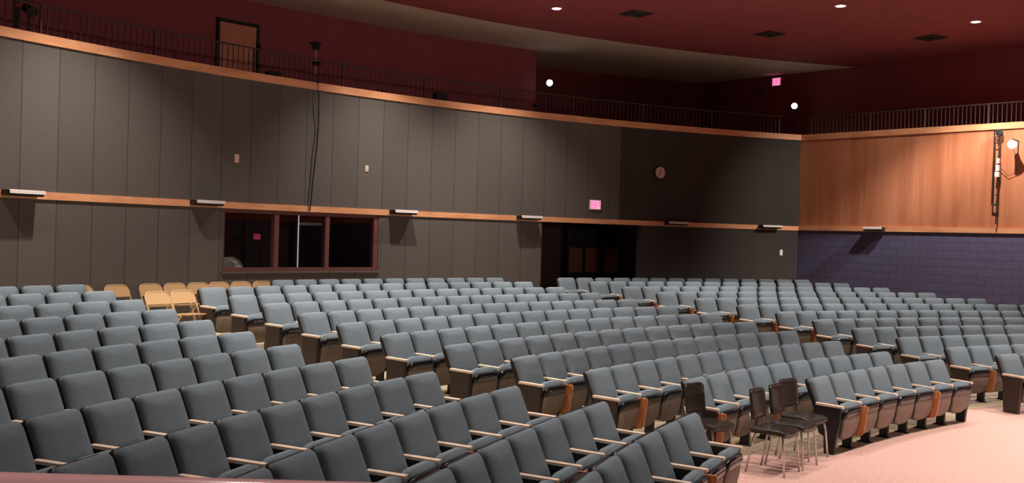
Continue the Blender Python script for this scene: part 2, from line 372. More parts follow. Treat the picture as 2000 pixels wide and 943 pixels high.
b = MB(); b.box((0,0,.06), (.16,.02,.12)); M['sign_reflection'] = mat('sign_reflection', (0.8,0.1,0.2), .4, emit=(1,.08,.18), estr=.22); o = b.build('reflected_sign', 'sign_reflection'); o.location = P(30.2,135.8,-.2); o.rotation_euler = (0,0,R_(46)); tag(o, 'small red glow for an EXIT sign reflected in the left booth pane', 'reflection')  # emissive box put in for the EXIT sign mirrored by the glass

# ------------------------------------------------------------------ doorway recess with double doors
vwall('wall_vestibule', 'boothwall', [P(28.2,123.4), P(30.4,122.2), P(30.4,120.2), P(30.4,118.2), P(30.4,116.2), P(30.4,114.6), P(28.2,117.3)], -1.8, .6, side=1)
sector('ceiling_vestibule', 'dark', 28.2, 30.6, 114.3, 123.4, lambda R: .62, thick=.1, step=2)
for ac, lab in ((118.62,'left leaf of the dark folding doors in the shadowed rear doorway'),(117.62,'middle leaf of the dark folding doors in the shadowed rear doorway'),(116.45,'right leaf of the dark folding doors in the shadowed rear doorway')):
    d = empty('vestibule_door', P(30.1, ac, -1.705), R_(ac-90)); tag(d, lab, 'door', 'doors in the rear doorway')
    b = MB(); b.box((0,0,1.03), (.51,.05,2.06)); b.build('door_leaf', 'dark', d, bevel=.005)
    b = MB(); b.box((0,-.032,1.15), (.42,.02,.66)); b.build('door_panel', 'brownpanel', d, bevel=.005)
    for zz in (.835, 1.70):
        for xx in (-.19,.19):
            b = MB(); b.lathe([(.014,0),(.02,.01),(.01,.02)], 10, (xx,-.045,zz), Matrix.Rotation(math.pi/2, 3, 'X')); b.build('door_bolt', 'steel', d, smooth=True)

# ------------------------------------------------------------------ theatre seats
def pad_mesh(name, W, H, th, rc_top, rc_bot, matname, xform, puff=.018, nx=10, ny=10, edge=.03, parent=None):
    """cushion: rounded-corner slab with a domed front; local (x, t, s): x across, s up, t thickness (front = -t)"""
    def hw(s):
        h = W/2
        if s > H-rc_top: d = s-(H-rc_top); return h-rc_top+math.sqrt(max(rc_top**2-d*d, 0))
        if s < rc_bot: d = rc_bot-s; return h-rc_bot+math.sqrt(max(rc_bot**2-d*d, 0))
        return h
    ss = []
    for i in range(ny+1): ss.append(H*i/ny)
    ss = sorted(set([0, rc_bot*.3, rc_bot*.65, rc_bot, H-rc_top, H-rc_top*.65, H-rc_top*.3, H-rc_top*.08, H] + [s for s in ss if rc_bot < s < H-rc_top]))
    layers = [(0, 0.0), (edge*.35, -.0), (edge, 0.35), (edge, .0)]
    b = MB(); bm = b.bm
    # cross-section layers: from back outline to front crown
    L = [(0.0, th*.5, 0), (0.0, -th*.18, 0), (edge*.3, -th*.38, 0), (edge, -th*.5, .3), (min(edge*2.2,.085), -th*.5-puff*.75, .7), (min(edge*3.4, .115), -th*.5-puff, 1)]
    rings = []
    for inset, t, _ in L:
        ring = []
        H2 = H-2*inset
        for side in (1, -1):
            seq = ss if side == 1 else ss[::-1]
            for s in seq:
                x = hw(s)*side; k = 1-inset/(W/2); ks = 1-inset/(H/2)
                ring.append(bm.verts.new(xform(x*k, t, H/2+(s-H/2)*ks)))
        rings.append(ring)
    for A, B in zip(rings, rings[1:]):
        n = len(A)
        for k in range(n):
            bm.faces.new((A[k], A[(k+1)%n], B[(k+1)%n], B[k]))
    bm.faces.new(rings[0][::-1]); 
    # crown filled as strips
    n = len(ss); C = rings[-1]; Rr = C[:n]; Ll = C[n:][::-1]
    for k in range(n-1): bm.faces.new((Rr[k], Rr[k+1], Ll[k+1], Ll[k]))
    bmesh.ops.remove_doubles(bm, verts=bm.verts[:], dist=.0004)
    return b.build(name, matname, parent, smooth=True)
REC = math.atan2(.175, .42)          # recline
def back_x(x, t, s):                 # seat-local: y outward (towards the rear wall)
    y0, z0 = -.213, .405
    return Vector((x, y0 + s*math.sin(REC) + t*math.cos(REC), z0 + s*math.cos(REC) - t*math.sin(REC)))
TIP = R_(11)
def cush_x(x, t, s):                 # tipped-up cushion; t<0 faces the backrest
    y0, z0 = -.338, .155
    t = -t
    return Vector((x, y0 - s*math.sin(TIP) + t, z0 + s*math.cos(TIP)))
def seat_proto(tablet=False, left_end=False, right_end=False, panel='laminate'):
    r = empty('theatre_seat')
    pad_mesh('backrest', .470, .452, .092, .055, .03, 'fabric', back_x, puff=.016, edge=.040, parent=r)
    def shell(x, t, s): return back_x(x, t+.040, s-.03)
    pad_mesh('back_shell', .482, .490, .055, .06, .06, 'black', shell, puff=-.012, parent=r)
    pad_mesh('seat_cushion', .468, .425, .09, .11, .12, 'fabric', cush_x, puff=.01, parent=r)
    def rimx(x, t, s):                # glossy black front lip of the seat
        v = cush_x(x, 0, s+.285-.10*(x/.235)**2*.45); return Vector((v.x, v.y-.062+t, v.z))
    pad_mesh('seat_rim', .474, .112, .07, .05, .02, 'gloss', rimx, puff=.008, edge=.02, parent=r)
    # moulded pan on the underside of the tipped seat
    def panx(x, t, s):
        v = cush_x(x, 0, s-.005); return Vector((v.x, v.y-.062+t*.9-.02*math.sin(min(s/.33,1)*math.pi), v.z))
    pad_mesh('seat_pan', .462, .31, .04, .02, .13, 'pan', panx, puff=.010, parent=r)
    def arm(x):
        b = MB(); b.prism([(-.150,.540),(-.150,.567),(-.472,.557),(-.472,.530)], x-.026, x+.026, 'x'); b.build('armrest', 'arm', r, bevel=.003, seg=1)
    def leg(x):
        b = MB(); b.prism([(-.17,.53),(-.42,.53),(-.415,.40),(-.375,.25),(-.372,.02),(-.39,.0),(-.22,.0),(-.262,.03),(-.262,.25),(-.20,.36)], x-.022, x+.022, 'x')
        b.box((x,-.31,.006), (.085,.17,.012)); b.build('leg', 'black', r)
    def endp(x):
        b = MB()
        if panel == 'laminate': poly = [(-.175,.535),(-.452,.528),(-.435,.30),(-.415,.05),(-.41,.0),(-.19,.0),(-.185,.05),(-.17,.30)]
        else: poly = [(-.14,.53),(-.45,.528),(-.44,.34),(-.40,.16),(-.38,.0),(-.265,.0),(-.255,.2),(-.20,.22),(-.16,.34)]
        b.prism(poly, x-.028, x+.028, 'x'); b.build('end_panel', 'panel' if panel == 'laminate' else 'black', r, bevel=.004)
    arm(-.275)
    endp(-.275) if left_end else leg(-.275)
    if right_end: arm(.275); endp(.275)
    if tablet:
        b = MB(); b.prism([(-.20,.50),(-.535,.505),(-.54,.47),(-.50,.20),(-.47,.16),(-.30,.13),(-.24,.17)], -.240, -.216, 'x'); b.build('writing_tablet', 'tablet', r, bevel=.006)
    return r
PROTO = {}
def get_proto(key):
    if key not in PROTO: PROTO[key] = seat_proto(*key)
    return PROTO[key]
ROWS = [('L1', 161.928, 0.5359, 6), ('L2', 163.234, 0.5401, 7), ('L3', 165.513, 0.5867, 8), ('L4', 167.922, 0.5664, 10), ('L5', 165.228, 0.5636, 9), ('L6', 163.054, 0.556, 8), ('L7', 159.884, 0.5852, 6), ('L8', 159.076, 0.5741, 6), ('L9', 156.784, 0.5656, 5), ('L10', 154.54, 0.5575, 4), ('L11', 153.609, 0.5632, 4), ('L12', 151.369, 0.5526, 3),
 ('C1', 140.123, 0.517, 7), ('C2', 144.637, 0.5277, 10), ('C3', 146.361, 0.5222, 12), ('C4', 146.59, 0.5223, 13), ('C5', 146.747, 0.5606, 13), ('C6', 147.065, 0.5594, 14), ('C7', 146.908, 0.5541, 14), ('C8', 146.706, 0.5495, 14), ('C9', 146.366, 0.5477, 14), ('C10', 145.942, 0.5466, 14), ('C11', 145.308, 0.5499, 14), ('C12', 140.187, 0.5221, 11),
 ('R12', 124.685, 0.5357, 14), ('R11', 124.612, 0.5378, 14), ('R10', 124.479, 0.5401, 14), ('R9', 124.129, 0.5518, 14), ('R8', 123.513, 0.5631, 14), ('R7', 122.587, 0.5723, 14), ('R6', 121.98, 0.5311, 13), ('R5', 121.985, 0.5417, 11), ('R4', 122.235, 0.5445, 8), ('R3', 122.389, 0.5503, 6), ('R2', 122.598, 0.5362, 4), ('R1', 122.825, 0.5493, 2)]
TAB = {('C1',1),('C1',5),('C2',0),('C2',3),('C3',1),('C4',1),('L1',4),('L2',4),('L3',5),('R2',1),('R6',1),('R7',1),('R8',1),('R9',1),('R10',1),('R11',1)}
MASS = {('R12', j) for j in range(2,14)} | {('R11', j) for j in range(2,14)} | {('R10', j) for j in range(2,14)} | {('C12', j) for j in range(11)} | {('R9', j) for j in range(7,14)}
ORD = ['', 'first','second','third','fourth','fifth','sixth','seventh','eighth','ninth','tenth','eleventh','twelfth','thirteenth','fourteenth']
BLK = {'L':'left block','C':'centre block','R':'right block'}
used = set(); mass = []; kids = {}
for key, a0, wd, n in ROWS:
    i = int(key[1:])-1; blk = key[0]; Rr = RROW[i]
    for j in range(n):
        ac = a0 - math.degrees((j+.5)*wd/Rr)
        Rc = Rr
        zf = ZROW[i]-.835
        loc = P(Rc, ac, zf); rz = R_(ac-90)
        if (key, j) in MASS: mass.append((loc, rz, wd/.55)); continue
        le = (j == 0 and blk in 'CR'); re_ = (j == n-1 and blk in 'LC')
        pk = ((key, j) in TAB, le, re_, 'black' if key in ('C1',) else 'laminate')
        proto = get_proto(pk)
        if pk in used:
            if not kids.get(proto.name):
                kids[proto.name] = list(proto.children)
            r = copy_tree(proto, kids)
        else: r = proto; used.add(pk)
        r.location = loc; r.rotation_euler = (0,0,rz); r.scale = (wd/.55, 1, 1)
        if blk == 'L': pos = ORD[n-j]+' from the aisle' if n-j > 1 else 'at the aisle end'
        elif blk == 'C': pos = (ORD[j+1]+' from its left end' if j < n/2 else ORD[n-j]+' from its right end')
        else: pos = ORD[j+1]+' from its left end'
        if blk in 'CR' and j == 0: pos = 'at its left end'
        if blk == 'C' and j == n-1: pos = 'at its right end'
        row = 'front row' if i == 0 else ('rearmost row' if i == 11 else ORD[i+1]+' row from front')
        tag(r, 'blue-grey theatre seat, %s, %s, %s' % (BLK[blk], row, pos), 'theatre seat', 'theatre seats in the %s' % BLK[blk])
# the rows farthest away, only their tops showing, as one object
src = bmesh.new(); tmp = seat_proto(False, False, False)
mats = []; 
for ch in list(tmp.children):
    if ch.data.materials[0].name not in [m.name for m in mats]: mats.append(ch.data.materials[0])
big = bmesh.new()
for loc, rz, sx in mass:
    X = Matrix.Translation(loc) @ Matrix.Rotation(rz, 4, 'Z') @ Matrix.Diagonal((sx,1,1,1))
    for ch in tmp.children:
        k0 = len(big.verts); f0 = len(big.faces)
        big.from_mesh(ch.data); big.verts.ensure_lookup_table(); big.faces.ensure_lookup_table()
        for v in big.verts[k0:]: v.co = X @ v.co
        mi = [m.name for m in mats].index(ch.data.materials[0].name)
        for f in big.faces[f0:]: f.material_index = mi
me = bpy.data.meshes.new('distant_theatre_seats'); big.to_mesh(me); big.free()
for m in mats: me.materials.append(m)
o = bpy.data.objects.new('distant_theatre_seats', me); COL.objects.link(o)
tag(o, 'far theatre seats of the rearmost rows, only their tops showing before the dark wall', 'theatre seats', kind='stuff')
for ch in list(tmp.children): bpy.data.objects.remove(ch)
bpy.data.objects.remove(tmp)

# ------------------------------------------------------------------ black stacking chairs on the front floor
def stack_chair():
    r = empty('stacking_chair')
    # seat pad: local -y is the chair's front
    b = MB(); b.box((0,0,.435), (.385,.385,.05))
    bmesh.ops.subdivide_edges(b.bm, edges=b.bm.edges[:], cuts=5, use_grid_fill=True)
    for v in b.bm.verts:
        k = (v.co.x/.19)**2; v.co.z -= .014*(1-k) if v.co.y < .15 else 0          # dished seat
        if v.co.y < -.12: v.co.z -= .016*((-v.co.y-.12)/.07)**2
        if abs(v.co.x) > .15 and abs(v.co.y) > .15: v.co.x *= .975; v.co.y *= .975
    b.build('seat', 'vinyl', r, bevel=.009, smooth=True)
    pad_mesh('backrest', .335, .31, .032, .05, .035, 'vinyl', lambda x, t, s: Vector((x, .195+.13*s+t+.9*x*x*-1, .53+s)), puff=-.006, edge=.008, parent=r)
    for sx in (-1, 1):
        b = MB(); b.tube([(sx*.14,-.11,.42),(sx*.165,-.15,.40),(sx*.18,-.17,.30),(sx*.195,-.195,.0)], .011, 8); b.build('leg', 'steel', r, smooth=True)
        b = MB(); b.tube([(sx*.14,.10,.42),(sx*.165,.14,.40),(sx*.18,.17,.28),(sx*.195,.225,.0)], .011, 8); b.build('leg', 'steel', r, smooth=True)
        b = MB(); b.tube([(sx*.12,.0,.415),(sx*.13,.16,.42),(sx*.13,.20,.46),(sx*.13,.225,.60)], .010, 8); b.build('back_support', 'steel', r, smooth=True)
    return r
proto = stack_chair(); kids = {proto.name: list(proto.children)}
CH = [((2.77,10.62), 52.5, 'black vinyl stacking chair nearest the camera, standing on the pink floor'),
      ((3.06,10.98), 52.5, 'middle black stacking chair of the overlapping trio'),
      ((3.30,11.44), 43.0, 'black stacking chair beside the centre block\'s front row end'),
      ((2.14,10.87), 45.0, 'black stacking chair half hidden behind the left block\'s front row')]
for i, ((x, y), rz, lab) in enumerate(CH):
    c = proto if i == 0 else copy_tree(proto, kids)
    c.location = (x, y, -2.347); c.rotation_euler = (0,0,R_(rz)); tag(c, lab, 'chair', 'loose black chairs on the front floor')

# ------------------------------------------------------------------ tan folding chairs along the rear wall
def fold_chair():
    r = empty('folding_chair')
    # frame: inverted U, front legs lean back into the backrest
    def y_at(z): return -.20 + .36*(z/.78)
    pts = []
    for z in (0,.2,.4,.6): pts.append((-.215, y_at(z), z))
    for k in range(7):
        a = math.pi - k*math.pi/12; pts.append((-.215+.1+.1*math.cos(a), y_at(.68+.1*math.sin(a)), .68+.1*math.sin(a)))
    q = pts + [(-x, y, z) for x, y, z in pts[::-1]]
    b = MB(); b.tube(q, .011, 8); b.build('frame', 'foldtan', r, smooth=True)
    b = MB()
    out = []
    for k in range(7):
        a = math.pi - k*math.pi/12; out.append((-.215+.1+.1*math.cos(a), .68+.1*math.sin(a)))
    poly = [(-.212,.60),] + out + [(-x, z) for x, z in out[::-1]] + [(.212,.60)]
    A = [b.bm.verts.new((x, y_at(z)-.006, z)) for x, z in poly]; B = [b.bm.verts.new((x, y_at(z)+.004, z)) for x, z in poly]
    b.bm.faces.new(A); b.bm.faces.new(B[::-1])
    for k in range(len(poly)): b.bm.faces.new((A[k], A[(k+1)%len(poly)], B[(k+1)%len(poly)], B[k]))
    b.build('backrest', 'foldtan', r)
    b = MB(); b.prism([(-.2,.435),(.19,.42),(.19,.436),(-.2,.455)], -.195, .195, 'x'); b.build('seat', 'foldtan', r, bevel=.005)
    for sx in (-1, 1):
        b = MB(); b.tube([(sx*.2,-.12,.43),(sx*.2,.08,.2),(sx*.2,.25,0)], .010, 8); b.build('rear_leg', 'foldtan', r, smooth=True)
    b = MB(); b.tube([(-.215,y_at(.16),.16),(.215,y_at(.16),.16)], .008, 6); b.build('stretcher', 'foldtan', r, smooth=True)
    return r
proto = fold_chair(); kids = {proto.name: list(proto.children)}
FC = [(26.9,147.55,0,'tan folding chair mostly hidden behind the left block\'s rearmost seat'),
      (26.85,146.27,0,'tan folding chair standing alone by the left block\'s rear corner'),
      (26.9,144.85,2,'tan folding chair behind the left of the two front folding chairs'),
      (25.5,146.88,-1,'left of the two tan folding chairs standing in front'),
      (26.9,143.86,0,'tan folding chair seen between the two front folding chairs'),
      (25.5,145.85,0,'right of the two tan folding chairs standing in front'),
      (26.9,142.88,0,'tan folding chair behind the right of the two front folding chairs'),
      (26.95,141.9,0,'tan folding chair back just showing over the first seats, below the window corner'),
      (26.95,140.92,0,'tan folding chair back with a bright glint, below the booth window'),
      (26.95,139.93,0,'rightmost tan folding chair, beside the centre block\'s rearmost row')]
for i, (R, a, dr, lab) in enumerate(FC):
    c = proto if i == 0 else copy_tree(proto, kids)
    c.location = P(R-.16, a, zfloor(R-.16)); c.rotation_euler = (0,0,R_(a-90+dr)); tag(c, lab, 'folding chair', 'tan folding chairs by the rear wall')

# ------------------------------------------------------------------ shelf-like fixtures on the mid trim
def fixture(loc, rz, label, wd=.60):
    r = empty('wall_fixture', loc, rz); r.scale = (wd/.6,1,1)
    b = MB(); b.prism([(0,-.04),(0,.05),(-.2,.045),(-.215,.0),(-.16,-.045)], -.30, .30, 'x'); b.build('housing', 'dark', r)
    b = MB(); b.prism([(-.198,.05),(-.222,.044),(-.226,-.008),(-.214,-.004)], -.29, .30, 'x'); b.build('front_strip', 'cream', r)
    return tag(r, label, 'wall fixture', 'shelf-like fixtures along the middle trim')
FXL = [(148.25,'slim wall fixture at the left edge of the rear wall'),(141.1,'slim wall fixture just left of the booth window'),(131.5,'slim wall fixture just right of the booth window'),
       (124.35,'slim wall fixture just left of the dark doorway'),(115.3,'slim wall fixture right of the doorway, below the clock'),(109.3,'slim wall fixture near the corner of the timber wall')]
for a, lab in FXL: fixture(P(RW-.025, a, .47), R_(a-90), lab)
a = math.atan2(RN.y, RN.x)
fixture(rw(1.72,.045,.47), a-math.pi/2, 'slim dark fixture on the trim of the right-hand wall', .5)

# ------------------------------------------------------------------ exit signs, clocks, plates
def letter(b, ch, x, z, w_, h, y=-.032):
    t = w_*.26
    def bar(x0, z0, x1, z1):
        b.box(((x0+x1)/2, y, (z0+z1)/2), (abs(x1-x0), .004, abs(z1-z0)))
    def diag(x0, z0, x1, z1):
        L = math.hypot(x1-x0, z1-z0); an = math.atan2(z1-z0, x1-x0)
        b.box(((x0+x1)/2, y, (z0+z1)/2), (L, .004, t), Matrix.Rotation(-an, 3, 'Y'))
    if ch == 'E': bar(x,z,x+t,z+h); [bar(x,zz,x+w_,zz+t) for zz in (z, z+h/2-t/2, z+h-t)]
    if ch == 'X': diag(x+t/2,z+t/2,x+w_-t/2,z+h-t/2); diag(x+t/2,z+h-t/2,x+w_-t/2,z+t/2)
    if ch == 'I': bar(x+w_/2-t/2,z,x+w_/2+t/2,z+h)
    if ch == 'T': bar(x+w_/2-t/2,z,x+w_/2+t/2,z+h); bar(x,z+h-t,x+w_,z+h)
def exit_sign(loc, rz, lab, W=.33, H=.24):
    r = empty('exit_sign', loc, rz); tag(r, lab, 'exit sign')
    b = MB(); b.box((0,-.015,0), (W,.04,H)); b.build('sign_box', 'cream', r, bevel=.004)
    b = MB(); b.box((0,-.033,0), (W-.035,.008,H-.035)); b.build('sign_face', 'exit_face', r)
    b = MB(); x = -W*.38
    for ch, w_ in zip('EXIT', (.065,.07,.03,.065)):
        letter(b, ch, x, -H*.33, w_, H*.66, -.039); x += w_+.012
    b.build('sign_lettering', 'exit_red', r)
    return r
exit_sign(P(RW-.01,120.25,.86), R_(120.25-90), 'lit pink EXIT sign on the rear wall above the doorway')
brd = Vector((.70,-.72,0)).normalized(); brn = Vector((-.72,-.70,0))
exit_sign((7.75,30.62,4.84), math.atan2(-.72,.70), 'small lit pink EXIT sign high in the balcony corner', W=.3, H=.25)
def clock(loc, rz, lab, rad=.165, face='clockface'):
    r = empty('wall_clock', loc, rz); tag(r, lab, 'clock')
    q = Matrix.Rotation(math.pi/2, 3, 'X')
    b = MB(); b.lathe([(rad,0),(rad,.035),(rad*.92,.045),(rad*.9,.03)], 32, (0,0,0), q); b.build('clock_rim', 'dark' if face == 'clockface' else 'rail', r, smooth=False)
    b = MB(); b.lathe([(rad*.9,.0),(rad*.9,.038)], 32, (0,0,0), q); b.build('clock_face', face, r)
    b = MB(); b.box((-.015,-.042,-.04), (.012,.004,.1), Matrix.Rotation(.5, 3, 'Y')); b.box((.0,-.042,.05), (.01,.004,.11)); b.build('clock_hands', 'dark', r)
    return r
M['clockface'] = mat('clock_face', (0.75,0.5,0.42), 0.5)
clock(P(RW-.005,116.27,1.76), R_(116.27-90), 'round pale clock on the dark rear wall')
clock((7.32,31.08,4.54), math.atan2(-.72,.70), 'dim round clock high on the balcony\'s right wall', rad=.15, face='frame')
def plate(R, a, z, lab, sz=(.1,.16), m='arm'):
    b = MB(); b.box((0,-.006,0), (sz[0],.012,sz[1])); b.box((0,-.014,0), (sz[0]*.3,.008,sz[1]*.3)); o = b.build('wall_plate', m, bevel=.002)
    o.location = P(R, a, z); o.rotation_euler = (0,0,R_(a-90)); tag(o, lab, 'wall plate')
plate(RW-.001,139.68,1.34,'small tan plate on the rear wall above the window\'s left end')
plate(RW-.001,133.34,1.36,'small tan plate on the rear wall above the window\'s right end', (.08,.13))
plate(RW-.001,108.25+.15,-.21,'small white switch plate on the rear wall near the corner', (.09,.15), 'white')

# ------------------------------------------------------------------ balcony railing, in sections between posts
ZR = 3.48
BALM = MB(); BALM.box((0,0,(ZT1+ZR-.02)/2), (.013,.013,ZR-.02-ZT1)); BALP = BALM.build('baluster', 'rail'); BMESH_BAL = BALP.data; bpy.data.objects.remove(BALP)
PM = MB(); PM.box((0,0,(ZT1+ZR)/2), (.035,.035,ZR-ZT1)); pp = PM.build('rail_post', 'rail'); BMESH_POST = pp.data; bpy.data.objects.remove(pp)
def part(name, data, parent, loc, rz=0):
    o = bpy.data.objects.new(name, data); COL.objects.link(o); o.parent = parent; o.location = loc; o.rotation_euler = (0,0,rz); return o
posts = [147.5-4.32*k for k in range(-1, 10)]
names = ['leftmost section of the thin dark balcony railing','balcony railing section just right of the stage lights','balcony railing section left of the balcony door','balcony railing section in front of the balcony door',
 'balcony railing section beside the light stand','balcony railing section above the booth window\'s right end','balcony railing section with a small black box beneath','balcony railing section left of the bright balcony lamp',
 'balcony railing section under the bright balcony lamp','balcony railing section above the rear wall clock','balcony railing section ending at the timber wall corner']
for k, a in enumerate(posts):
    a2 = a-4.32 if k < len(posts)-1 else 108.3
    if a2 < 108.3: a2 = 108.3
    r = empty('balcony_railing', (0,0,0)); tag(r, names[k], 'railing', 'railing sections along the balcony edge')
    b = MB(); b.tube([P(28.1, a+(a2-a)*t/6, ZR) for t in range(7)], .017, 6); b.build('top_rail', 'rail', r)
    part('rail_post', BMESH_POST, r, P(28.1, a), R_(a))
    nb = int(round((a-a2)/.24))
    for j in range(1, nb): part('baluster', BMESH_BAL, r, P(28.1, a-(a-a2)*j/nb), R_(a))
rn = ['railing section above the timber wall near the corner','railing section above the middle of the timber wall','railing section above the timber wall, left of the wall lamp','railing section above the wall lamp at the right edge']
ss = [-.3, 1.4, 2.85, 4.40, 6.2]
for k in range(4):
    r = empty('balcony_railing'); tag(r, rn[k], 'railing', 'railing sections along the balcony edge')
    s0, s1 = ss[k], ss[k+1]
    b = MB(); b.tube([rw(s0,-.1,ZR), rw(s1,-.1,ZR)], .017, 6); b.build('top_rail', 'rail', r)
    part('rail_post', BMESH_POST, r, rw(s0,-.1), math.atan2(RD.y,RD.x))
    nb = int(round((s1-s0)/.104))
    for j in range(1, nb): part('baluster', BMESH_BAL, r, rw(s0+(s1-s0)*j/nb,-.1), math.atan2(RD.y,RD.x))

# ------------------------------------------------------------------ balcony door, lamps, stands
d = empty('balcony_door', P(RB-.03,136.4,2.42), R_(136.4-90)); tag(d, 'tall reddish-brown timber door at the back of the balcony', 'door')
b = MB(); b.box((0,0,1.02), (.90,.05,2.04)); b.build('door_leaf', 'doorwood', d, bevel=.004)
b = MB(); b.box((-.485,-.01,1.05), (.06,.08,2.1)); b.box((.485,-.01,1.05), (.06,.08,2.1)); b.box((0,-.01,2.085), (1.03,.08,.06)); b.build('door_frame', 'dark', d)
b = MB(); b.tube([(.36,-.03,1.0),(.36,-.08,1.0),(.26,-.08,1.0)], .01, 8); b.build('door_handle', 'steel', d)

def ball_lamp(loc, lab, rad=.085, power=8):
    r = empty('balcony_lamp', loc); tag(r, lab, 'lamp', 'bright lamps in the balcony')
    d = (Vector((0,0,0))-Vector(loc)).normalized(); q = d.to_track_quat('Z', 'Y').to_matrix()
    b = MB(); b.lathe([(.04,-.16),(rad*.8,-.13),(rad*1.12,-.02),(rad*1.12,.01),(rad*1.0,.01)], 24, (0,0,0), q); b.build('lamp_housing', 'dark', r, smooth=False)
    b = MB(); b.lathe([(rad*.98,.012),(rad*.9,.03),(rad*.5,.045),(.01,.05)], 24, (0,0,0), q); b.build('lamp_lens', 'glow', r, smooth=True)
    return r
BL1 = P(30.5,119.95,4.18)
r = ball_lamp(BL1, 'bright round white lamp at the balcony recess, above the railing')
b = MB(); b.tube([(0,0,-.1),(0,0,-(4.18-2.42))], .018, 8); b.lathe([(.2,-1.76),(.2,-1.745),(.02,-1.72)], 16); b.build('lamp_stand', 'dark', r)
r = ball_lamp((8.04,29.70,4.015), 'bright round white lamp in the balcony\'s right corner')
b = MB(); b.tube([(0,0,-.1),(0,0,-(4.015-2.42))], .018, 8); b.lathe([(.15,-1.595),(.15,-1.58),(.02,-1.56)], 16); b.build('lamp_stand', 'dark', r)

# light stand with lamp heads and its hanging cable
r = empty('light_stand', P(28.62,135.2,2.42)); tag(r, 'thin black stand with two small lamp heads behind the railing', 'stand')
b = MB(); b.tube([(0,0,.3),(0,0,1.42)], .012, 8); b.build('pole', 'steel', r)
for k in range(3):
    a = k*2.094; b = MB(); b.tube([(0,0,.75),(.33*math.cos(a),.33*math.sin(a),.0)], .011, 6); b.build('leg', 'dark', r)
b = MB(); b.box((0,0,1.45), (.14,.1,.16)); b.box((-.09,0,1.50), (.07,.02,.05)); b.box((.08,0,1.50), (.05,.02,.04)); b.build('lamp_head', 'dark', r, bevel=.01)
b = MB(); b.box((.02,0,1.08), (.17,.1,.08)); b.build('clamp', 'dark', r, bevel=.01)
b = MB(); pts = [(28.5,135.35,3.25),(28.2,135.7,3.04),(27.93,136.04,3.02),(27.9,136.0,2.7),(27.95,135.92,2.1),(27.93,136.02,1.6),(27.95,136.12,1.0),(27.94,136.21,.55),(27.95,136.23,.41)]
b.tube([P(*p) for p in pts], .013, 6); tag(b.build('hanging_cable', 'dark', smooth=True), 'black cable hanging down the rear wall above the window', 'cable')
# stage lights clustered at the far left of the balcony
for i, (a, z, lab) in enumerate(((148.62,3.62,'black stage light at the far left end of the balcony rail'),(148.1,3.60,'black stage light second from the left edge, clamped to the rail'),(147.6,3.42,'black stage light hanging lowest at the left of the balcony rail'))):
    c = empty('stage_light', P(28.35,a,z), R_(a-90)); tag(c, lab, 'stage light', 'black stage lights on the balcony rail')
    b = MB(); b.lathe([(.045,-.14),(.07,-.1),(.075,.1),(.085,.12)], 16, (0,0,0), Matrix.Rotation(R_(115), 3, 'X')); b.build('lamp_barrel', 'dark', c)
    b = MB(); b.tube([(-.09,0,0),(-.09,0,.14),(.09,0,.14),(.09,0,0)], .008, 6); b.build('yoke', 'dark', c)
    b = MB(); b.tube([(0,0,.14),(0,.0,-(z-2.42))], .014, 6); b.build('mounting_pole', 'dark', c)
b = MB(); b.box((0,0,0), (.10,.1,1.0)); b.box((0,0,-.47), (.3,.3,.05)); o = b.build('speaker_column', 'dark', bevel=.01); o.location = P(28.4,147.95,2.92); o.rotation_euler = (0,0,R_(57)); tag(o, 'narrow black column behind the left end of the railing', 'column speaker')
# small dark boxes on the parapet ledge
for a, sx, top, lab in ((134.4+3.0,.26,3.17,'low black box behind the parapet, right of the balcony door'),(131.95,.12,3.12,'tiny black box top showing over the parapet in mid wall'),(128.8,.3,3.24,'black box behind the parapet, at the start of the lit railing')):
    c = empty('equipment_box', P(28.5, a, 2.42), R_(a-90)); tag(c, lab, 'box'); h = top-2.42
    b = MB(); b.box((0,0,h/2), (sx,.2,h)); b.build('box_body', 'dark', c, bevel=.008)
    b = MB(); b.tube([(-.04,0,h),(-.03,0,h+.03),(.03,0,h+.03),(.04,0,h)], .006, 6); b.build('box_handle', 'dark', c)
# music stands glinting behind the dark railing
ms = [(122.3,29.3,2.95+.15),(120.0,29.2,2.98),(116.1,29.2,3.0),(115.2,29.1,2.92),(112.9,29.1,2.9)]
msl = ['folded music stand glinting behind the railing, under the balcony lamp','music stand glinting behind the railing, right of the balcony lamp','upright music stand in the dark balcony, above the wall clock','leaning music stand just right of the upright one','rightmost leaning music stand in the dark balcony']
for (a, R, z), lab in zip(ms, msl):
    c = empty('music_stand', P(R, a, 2.42), R_(a-90+20)); tag(c, lab, 'music stand', 'music stands in the dark balcony')
    b = MB(); b.tube([(0,0,.2),(0,0,.95)], .009, 6); b.build('pole', 'steel', c)
    b = MB(); b.prism([(-.12,.90),(.12,.90),(.12,.96),(-.12,.96)], -.01, .0, 'y'); b.box((0,-.03,.905), (.24,.06,.01)); b.build('desk', 'dark', c)
    for k in range(3):
        an = k*2.094+.4; b = MB(); b.tube([(0,0,.3),(.24*math.cos(an),.24*math.sin(an),0)], .007, 6); b.build('leg', 'steel', c)

